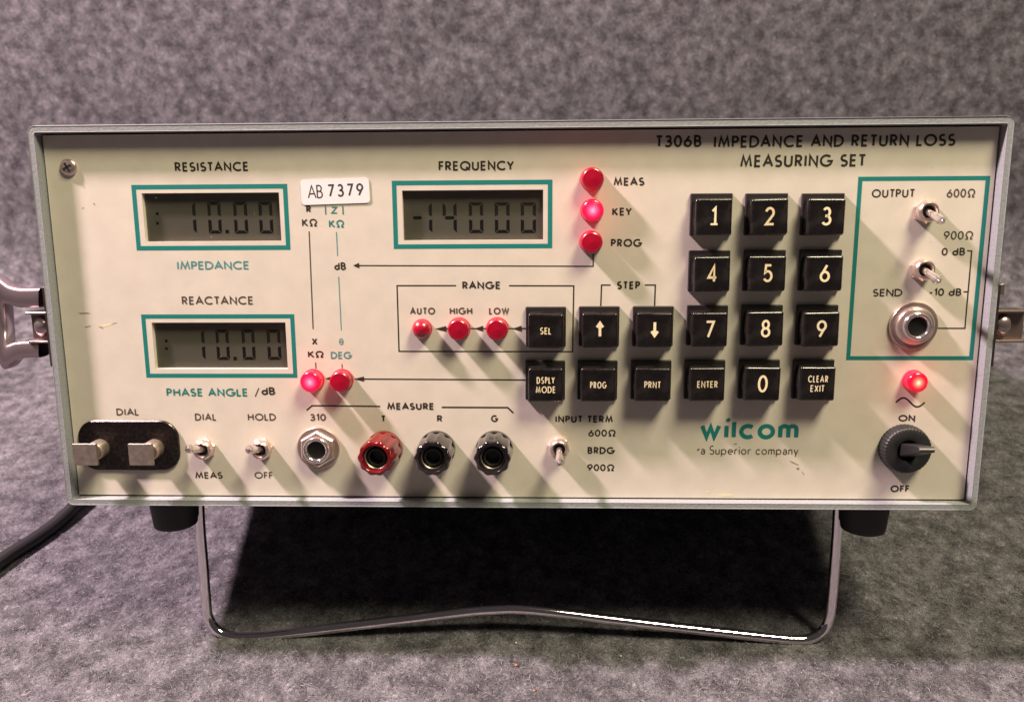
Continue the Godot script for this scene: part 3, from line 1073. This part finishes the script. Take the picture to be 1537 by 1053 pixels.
func latches() -> void:
	for side: float in [-1.0, 1.0]:
		var b := MB.new()
		b.rbox(at(side * 153.4, -1.5, -7.5), Vector3(1.7, 26.5, 11.0), 0.3, 1)
		var plate := put("latch", b, mat.latch_plate, set_root)
		var out := 3.6 if side < 0 else 5.2
		b = MB.new()
		var c := side * (154.2 + out)
		b.rbox(at(c, 2.9, -7.0), Vector3(out * 2, 0.8, 8.0), 0.2, 1)
		b.rbox(at(c, -6.7, -7.0), Vector3(out * 2, 0.8, 8.0), 0.2, 1)
		b.rbox(at(c, -1.9, -6.2), Vector3(out * 2, 8.7, 0.8), 0.2, 1)
		put("keeper", b, mat.aged_metal, plate)
		b = MB.new()
		var prof := []
		for k in 9:
			var a := PI / 2 * k / 8
			prof.append(Vector2(maxf(3.4 * cos(a), 0.001), 2.6 * sin(a)))
		b.lathe(at(side * 157.9, -1.7, -5.9) * Transform3D(Basis.from_scale(Vector3(0.7, 1.1, 1.0)), Vector3.ZERO), prof, 24)
		put("rivet", b, mat.worn_silver, plate)
		if side < 0:
			# the sprung loop that hooks over the lid, cast in one piece
			var o := [-156.36, 11.16, -161.12, 11.10, -163.60, 11.18, -166.68, 11.96, -168.76, 13.52, -170.84, 15.08, -173.26, 13.76, -173.61, 7.09, -173.50, 0.36, -173.53, -7.57, -173.30, -11.45, -172.84, -14.42, -171.56, -16.26, -169.75, -15.57, -167.80, -13.62, -165.14, -12.55, -162.13, -12.32, -158.91, -12.23]
			var i := [-157.07, 4.64, -161.84, 4.60, -164.10, 4.72, -166.09, 5.28, -167.87, 5.62, -168.67, 5.51, -169.03, 4.39, -169.13, 2.60, -169.34, -0.78, -169.46, -4.17, -169.62, -5.98, -169.62, -7.12, -169.17, -7.57, -168.22, -7.34, -166.80, -6.96, -164.71, -6.71, -161.50, -6.60, -158.29, -6.51]
			b = MB.new()
			var pts_o := smooth_path(o)
			var pts_i := smooth_path(i)
			var segs := 14
			var thick := 3.0
			for k in pts_o.size() - 1:
				for s in segs:
					var p := []
					var m := []
					for e in [[k, s], [k, s + 1], [k + 1, s + 1], [k + 1, s]]:
						var a: Vector2 = pts_o[e[0]]
						var d: Vector2 = pts_i[e[0]]
						var g: float = TAU * e[1] / segs
						var mid := (a + d) / 2
						var half := (a - d) / 2
						var cs := signf(cos(g)) * pow(absf(cos(g)), 0.32)
						var sn := signf(sin(g)) * pow(absf(sin(g)), 0.32)
						var w := mid + half * cs
						p.append(at(w.x, w.y, -6.5 + thick * sn).origin)
						var hd := half.normalized()
						m.append(Vector3(hd.x * cos(g), hd.y * cos(g), sin(g) * 1.1).normalized())
					b.squad(p[0], p[1], p[2], p[3], m[0], m[1], m[2], m[3])
			put("loop_handle", b, mat.worn_silver, plate)
		else:
			b = MB.new()
			b.rbox(at(156.0, 9.6, -8.0), Vector3(3.0, 4.0, 5.0), 0.5, 2)
			put("stub", b, mat.worn_silver, plate)


func smooth_path(flat: Array) -> PackedVector2Array:
	var c := Curve2D.new()
	var p := []
	for k in range(0, flat.size(), 2):
		p.append(Vector2(flat[k], flat[k + 1]))
	var out := PackedVector2Array()
	for k in p.size() - 1:
		for s in 4:
			out.append((p[k] as Vector2).cubic_interpolate(p[k + 1], p[maxi(k - 1, 0)], p[mini(k + 2, p.size() - 1)], s / 4.0))
	out.append(p[p.size() - 1])
	return out


func feet_and_bail() -> void:
	for u: float in [-121.91, -71.88, 121.75, -71.46]:
		if absf(u) < 100.0:
			continue
		var b := MB.new()
		var t := Transform3D(Basis(Vector3.RIGHT, PI / 2), at(u, -H / 2, -14.0).origin)
		b.lathe(t, [Vector2(8.6, 0), Vector2(8.5, 0.5), Vector2(7.4, 11.3), Vector2(7.2, 11.9), Vector2(6.7, 12.2), Vector2(0.001, 12.2)], 40)
		put("rubber_foot", b, mat.rubber, set_root)
	# the bail: one bent rod
	var raw := [-115.92, -55.80, -116.82, -76.32, -116.79, -94.68, -116.78, -110.19, -116.48, -114.79, -114.96, -118.57, -112.33, -121.13, -108.58, -122.45, -103.49, -122.80, -89.39, -121.67, -43.60, -115.44, -18.49, -111.80, -8.51, -110.84, -0.56, -110.48, 7.62, -110.98, 18.77, -112.19, 43.50, -115.25, 92.79, -120.67, 103.83, -121.47, 108.45, -121.15, 112.00, -119.50, 114.49, -116.41, 115.58, -112.43, 115.92, -108.21, 116.15, -92.58, 116.21, -74.71, 115.64, -54.75]
	var b := MB.new()
	var pts := []
	for q in smooth_path(raw):
		pts.append(at(q.x, q.y, -22.0).origin)
	b.tube(pts, 1.85, 20)
	put("bail_stand", b, mat.bail_chrome, set_root)


func printing() -> void:
	var k: Material = mat.black_ink
	var g: Material = mat.grey_ink
	var c: Material = mat.teal_ink
	var f: Material = mat.faded_teal_ink
	print_text("RESISTANCE", -107.69, 48.36, -83.83, 48.18, 2.95, 0.52, k)
	print_text("IMPEDANCE", -109.40, 17.13, -85.66, 17.04, 2.75, 0.44, f)
	print_text("REACTANCE", -108.75, 5.64, -85.00, 5.59, 2.75, 0.44, g)
	print_text("PHASE ANGLE", -116.38, -25.25, -88.78, -25.21, 2.75, 0.48, c)
	print_text("/", -86.52, -25.20, -84.83, -25.20, 2.75, 0.3, k)
	print_text("dB", -84.13, -24.72, -79.52, -24.71, 2.7, 0.5, k)
	print_text("FREQUENCY", -23.11, 47.98, 0.76, 47.80, 3.0, 0.52, k)
	print_text("MEAS", 32.05, 42.93, 41.72, 42.86, 2.55, 0.48, k)
	print_text("KEY", 31.78, 33.63, 37.99, 33.59, 2.55, 0.48, k)
	print_text("PROG", 31.51, 23.82, 41.37, 23.78, 2.55, 0.48, k)
	print_text("T306B", 44.81, 54.57, 59.15, 54.45, 3.7, 0.62, k)
	print_text("IMPEDANCE AND RETURN LOSS", 62.96, 54.50, 136.88, 53.87, 3.7, 0.62, k)
	print_text("MEASURING SET", 71.34, 48.36, 110.13, 48.07, 3.8, 0.62, k)
	print_text("RANGE", -16.24, 10.47, -3.84, 10.43, 2.5, 0.48, k)
	print_text("AUTO", -33.53, 2.24, -25.26, 2.23, 2.3, 0.42, g)
	print_text("HIGH", -20.51, 2.22, -13.11, 2.21, 2.3, 0.42, g)
	print_text("LOW", -7.68, 2.20, -1.11, 2.18, 2.3, 0.42, g)
	print_text("STEP", 33.65, 10.28, 41.12, 10.26, 2.6, 0.5, k)
	print_text("INPUT TERM", 13.99, -33.99, 33.07, -33.94, 2.4, 0.5, k)
	print_text("600Ω", 24.97, -38.71, 34.16, -38.68, 2.4, 0.42, k)
	print_text("BRDG", 24.81, -44.74, 33.86, -44.71, 2.45, 0.48, k)
	print_text("900Ω", 24.74, -50.66, 33.86, -50.61, 2.4, 0.42, k)
	print_text("MEASURE", -42.08, -29.74, -26.33, -29.70, 2.4, 0.5, k)
	print_text("310", -68.28, -33.58, -62.81, -33.57, 2.45, 0.42, g)
	print_text("T", -44.24, -33.91, -42.62, -33.91, 2.3, 0.5, k)
	print_text("R", -25.44, -33.82, -23.65, -33.81, 2.3, 0.46, k)
	print_text("G", -7.40, -33.82, -5.05, -33.81, 2.4, 0.44, k)
	print_text("DIAL", -134.09, -31.87, -126.34, -31.86, 2.45, 0.4, g)
	print_text("DIAL", -107.32, -33.61, -99.98, -33.60, 2.5, 0.4, g)
	print_text("HOLD", -89.31, -33.57, -79.75, -33.54, 2.5, 0.4, g)
	print_text("MEAS", -108.78, -53.99, -99.24, -53.94, 2.35, 0.4, k)
	print_text("OFF", -88.30, -53.89, -81.88, -53.86, 2.4, 0.36, g)
	print_text("R", -66.05, 35.20, -64.43, 35.19, 2.2, 0.5, k)
	print_text("KΩ", -67.59, 30.80, -62.58, 30.77, 2.45, 0.42, k)
	print_text("|Z|", -59.97, 34.83, -53.97, 34.79, 2.2, 0.34, c)
	print_text("KΩ", -58.88, 30.39, -53.88, 30.37, 2.45, 0.4, c)
	print_text("dB", -57.76, 16.81, -53.97, 16.80, 2.5, 0.44, k)
	print_text("X", -66.33, -7.76, -64.43, -7.76, 2.3, 0.46, k)
	print_text("KΩ", -67.81, -12.07, -62.50, -12.07, 2.3, 0.42, k)
	print_text("θ", -57.25, -7.77, -55.80, -7.77, 2.2, 0.28, f)
	print_text("DEG", -60.21, -12.45, -53.20, -12.45, 2.4, 0.4, f)
	print_text("OUTPUT", 112.51, 38.76, 125.82, 38.68, 2.6, 0.4, k)
	print_text("600Ω", 135.57, 38.61, 144.34, 38.56, 2.7, 0.38, g)
	print_text("900Ω", 135.75, 25.61, 144.93, 25.57, 2.7, 0.38, g)
	print_text("0 dB", 135.51, 20.66, 142.84, 20.63, 2.45, 0.42, k)
	print_text("-10 dB", 132.70, 7.87, 142.81, 7.85, 2.45, 0.42, k)
	print_text("SEND", 115.03, 7.75, 124.33, 7.72, 2.45, 0.4, k)
	print_text("ON", 126.20, -33.28, 131.61, -33.27, 2.25, 0.44, k)
	print_text("OFF", 125.43, -57.50, 131.73, -57.47, 2.4, 0.46, k)
	print_text("wılcom", 61.87, -39.51, 94.15, -39.40, 8.0, 1.25, c)
	print_text("'a Superior company", 61.06, -44.83, 94.50, -44.69, 3.1, 0.28, g, 0.95)
	# dot of the company's i is a small square set on its corner
	var dot := MB.new()
	dot.slab(at(71.02, -32.88, RN), PackedVector2Array([Vector2(0, 0.8), Vector2(0.8, 0), Vector2(0, -0.8), Vector2(-0.8, 0)]), 0.0, 0.16)
	# borders of the windows
	border(-122.28, 44.17, -71.84, 23.44, 1.3, c)
	border(-122.72, 2.36, -71.79, -18.78, 1.25, c)
	border(-38.10, 44.89, 12.74, 23.57, 1.3, c)
	border(108.09, 45.07, 148.35, -12.83, 1.2, c)
	# printed lines
	var w := 0.4
	print_line([Vector2(-65.42, 29.24), Vector2(-65.68, -2.50)], 0.36, g)
	print_line([Vector2(-56.57, 28.98), Vector2(-56.52, 21.32)], 0.28, f)
	print_line([Vector2(-56.46, 14.65), Vector2(-56.36, -2.94)], 0.28, f)
	print_line([Vector2(-65.38, -13.66), Vector2(-65.39, -15.75)], 0.36, g)
	print_line([Vector2(-56.60, -14.18), Vector2(-56.60, -15.80)], 0.3, g)
	print_line([Vector2(25.93, 22.24), Vector2(25.94, 17.70), Vector2(-50.26, 18.21)], 0.36, k)
	arrow(-51.61, 18.25, 2.0, 0.85, k)
	print_line([Vector2(-18.27, 11.62), Vector2(-37.50, 11.67), Vector2(-37.50, -9.94), Vector2(19.56, -10.09), Vector2(19.77, 11.44), Vector2(-1.11, 11.54)], 0.4, k)
	print_line([Vector2(4.44, -2.42), Vector2(-23.88, -2.42)], 0.4, k)
	arrow(-0.01, -2.43, 2.9, 0.95, k)
	arrow(-12.52, -2.42, 2.9, 0.95, k)
	arrow(-25.41, -2.47, 3.7, 0.95, k)
	print_line([Vector2(31.59, 11.66), Vector2(28.71, 11.67), Vector2(28.54, 4.90)], w, k)
	print_line([Vector2(42.58, 11.63), Vector2(45.94, 11.62), Vector2(45.86, 4.87)], w, k)
	print_line([Vector2(4.18, -19.53), Vector2(-52.18, -19.24)], 0.42, k)
	arrow(-52.85, -19.22, 3.4, 0.85, k)
	arrow(-62.43, -19.09, 2.2, 0.8, k)
	print_line([Vector2(-44.41, -28.55), Vector2(-67.35, -28.35), Vector2(-69.23, -29.95)], 0.45, k)
	print_line([Vector2(-23.77, -28.83), Vector2(-1.82, -28.88), Vector2(0.08, -30.74)], 0.5, k)
	print_line([Vector2(136.18, -2.52), Vector2(144.95, -2.53), Vector2(144.84, 22.04), Vector2(143.39, 22.09)], 0.4, k)
	print_line([Vector2(143.42, 9.16), Vector2(144.87, 9.16)], 0.4, k)
	# the sign for alternating current
	var wave := []
	var w0 := Vector2(124.98, -26.86)
	var w1 := Vector2(134.28, -26.84)
	for i in 29:
		var s := i / 28.0
		wave.append(Vector2(lerpf(w0.x, w1.x, s), w0.y + 1.5 * sin(s * TAU)))
	print_line(wave, 0.5, k, "wave_sign")
	put("logo_dot", dot, c, panel)
	# the inventory sticker
	var b := MB.new()
	var turn := Transform3D(Basis(Vector3.BACK, 0.028), Vector3.ZERO)
	var t := at(-56.39, 41.80, RN + 0.12) * turn
	b.slab(t, round_rect(22.0, 7.9, 1.1, 5), 0.0, 0.12)
	var st := put("inventory_sticker", b, mat.sticker_paper, set_root)
	b = MB.new()
	letter(b, t, "AB", -8.9, -4.0, -2.0, 4.2, 0.4, 0.8, 0.15)
	put("lettering", b, mat.sticker_ink, st)
	b = MB.new()
	letter(b, t, "7379", -2.4, 9.1, -1.75, 4.0, 0.58, 0.85, 0.15)
	put("lettering", b, mat.sticker_ink, st)


func blot(u: float, v: float, w: float, h: float, turn: float, m: Material, called: String) -> void:
	var p := PackedVector2Array()
	for k in 14:
		var a := TAU * k / 14
		p.append(Vector2(cos(a) * w, sin(a) * h) * rng.randf_range(0.45, 1.0))
	var b := MB.new()
	b.slab(at(u, v, RN) * Transform3D(Basis(Vector3.BACK, turn), Vector3.ZERO), p, 0.0, 0.03)
	put(called, b, m, panel)


func wear() -> void:
	blot(-134.58, -1.17, 3.0, 0.5, 0.2, mat.chip_light, "paint_chip")
	blot(-136.66, -1.84, 1.2, 0.25, -0.5, mat.chip_dark, "scratch")
	blot(-132.05, -0.51, 1.5, 0.2, 0.1, mat.chip_dark, "scratch")
	blot(-141.82, 2.84, 2.8, 0.3, 0.0, mat.chip_dark, "scratch")
	blot(-141.14, -1.61, 1.2, 0.3, 0.2, mat.chip_dark, "scratch")
	blot(-138.84, 37.07, 0.5, 0.2, 0.4, mat.chip_dark, "scratch")
	blot(-135.00, 38.32, 0.7, 0.25, -0.8, mat.chip_dark, "scratch")
	blot(93.45, -47.68, 2.2, 0.35, -0.5, mat.chip_dark, "scratch")
	blot(94.64, -49.52, 0.9, 0.5, -0.3, mat.chip_dark, "scratch")
	blot(96.48, -51.13, 1.2, 0.15, -0.9, mat.chip_dark, "scratch")
	blot(73.65, -41.11, 0.9, 0.3, 0.2, mat.chip_dark, "scratch")
	blot(71.30, -58.93, 3.6, 0.5, 0.0, mat.chip_light, "paint_chip")
	blot(65.05, -57.80, 1.0, 0.4, -0.3, mat.chip_light, "paint_chip")
	blot(67.92, -57.31, 0.4, 0.3, 0.0, mat.chip_light, "paint_chip")
	blot(-61.16, 31.44, 0.5, 0.35, -0.7, mat.chip_light, "paint_chip")
	for k in 70:
		blot(rng.randf_range(-140, 140), rng.randf_range(-55, 50), rng.randf_range(0.06, 0.24), rng.randf_range(0.05, 0.14), rng.randf() * 3.0, mat.chip_light if rng.randf() < 0.6 else mat.chip_dark, "speck")


func cord() -> void:
	var key := [Vector3(-232.7, 3.3, 10.8), Vector3(-225.8, 3.3, -11.9), Vector3(-220.1, 3.4, -37.0), Vector3(-208.5, 4.2, -75.3), Vector3(-204, 16, -160), Vector3(-176, 44, -215), Vector3(-150, 60, -265), Vector3(-120, 66, -280), Vector3(-110, 66, -255)]
	var c := Curve3D.new()
	for i in key.size():
		var d: Vector3 = (key[mini(i + 1, key.size() - 1)] - key[maxi(i - 1, 0)]) / 6.0
		c.add_point(key[i], -d, d)
	var pts := []
	for k in 61:
		pts.append(c.sample_baked(c.get_baked_length() * k / 60.0, true))
	var b := MB.new()
	b.tube(pts, 3.1, 20)
	var o := put("power_cord", b, mat.cord_rubber, self)
	o.set_meta("label", "black rubber power cord running over the carpet at the left of the set")
	o.set_meta("category", "power cord")


func crumb(called: String, label: String, p: Vector3, r: float, c: Color) -> void:
	var b := MB.new()
	var s := SphereMesh.new()
	s.radius = r
	s.height = r * 1.4
	s.radial_segments = 10
	s.rings = 6
	var a := s.get_mesh_arrays()
	var vs: PackedVector3Array = a[Mesh.ARRAY_VERTEX]
	var idx: PackedInt32Array = a[Mesh.ARRAY_INDEX]
	var ns := FastNoiseLite.new()
	ns.seed = int(p.x * 10)
	ns.frequency = 0.9
	var off := PackedVector3Array()
	for q in vs:
		off.append(q * (1.0 + 0.7 * ns.get_noise_3dv(q)))
	for k in range(0, idx.size(), 3):
		var m := (off[idx[k]] + off[idx[k + 1]] + off[idx[k + 2]]).normalized()
		b.tri(off[idx[k]], off[idx[k + 1]], off[idx[k + 2]], m, m, m)
	var o := put(called, b, paint(called, c, 0.7), self)
	o.position = p * 0.001
	o.set_meta("label", label)
	o.set_meta("category", "crumb")


func crumbs() -> void:
	crumb("orange_crumb", "small orange crumb on the carpet at the edge of the set's shadow", Vector3(0.4, 0.4, 13.1), 0.6, Color(0.66, 0.42, 0.27))
	crumb("tan_crumb", "pale tan crumb on the carpet nearest the camera", Vector3(6.9, 0.3, 24.2), 0.6, Color(0.6, 0.49, 0.4))
	crumb("white_speck", "tiny white speck in the shadow below the middle of the bail stand", Vector3(-0.0, 0.8, 2.8), 0.32, Color(0.95, 0.95, 0.95))
	crumb("white_speck", "tiny white speck in the shadow below the right half of the bail stand", Vector3(38.3, 0.8, 8.6), 0.32, Color(0.95, 0.95, 0.95))
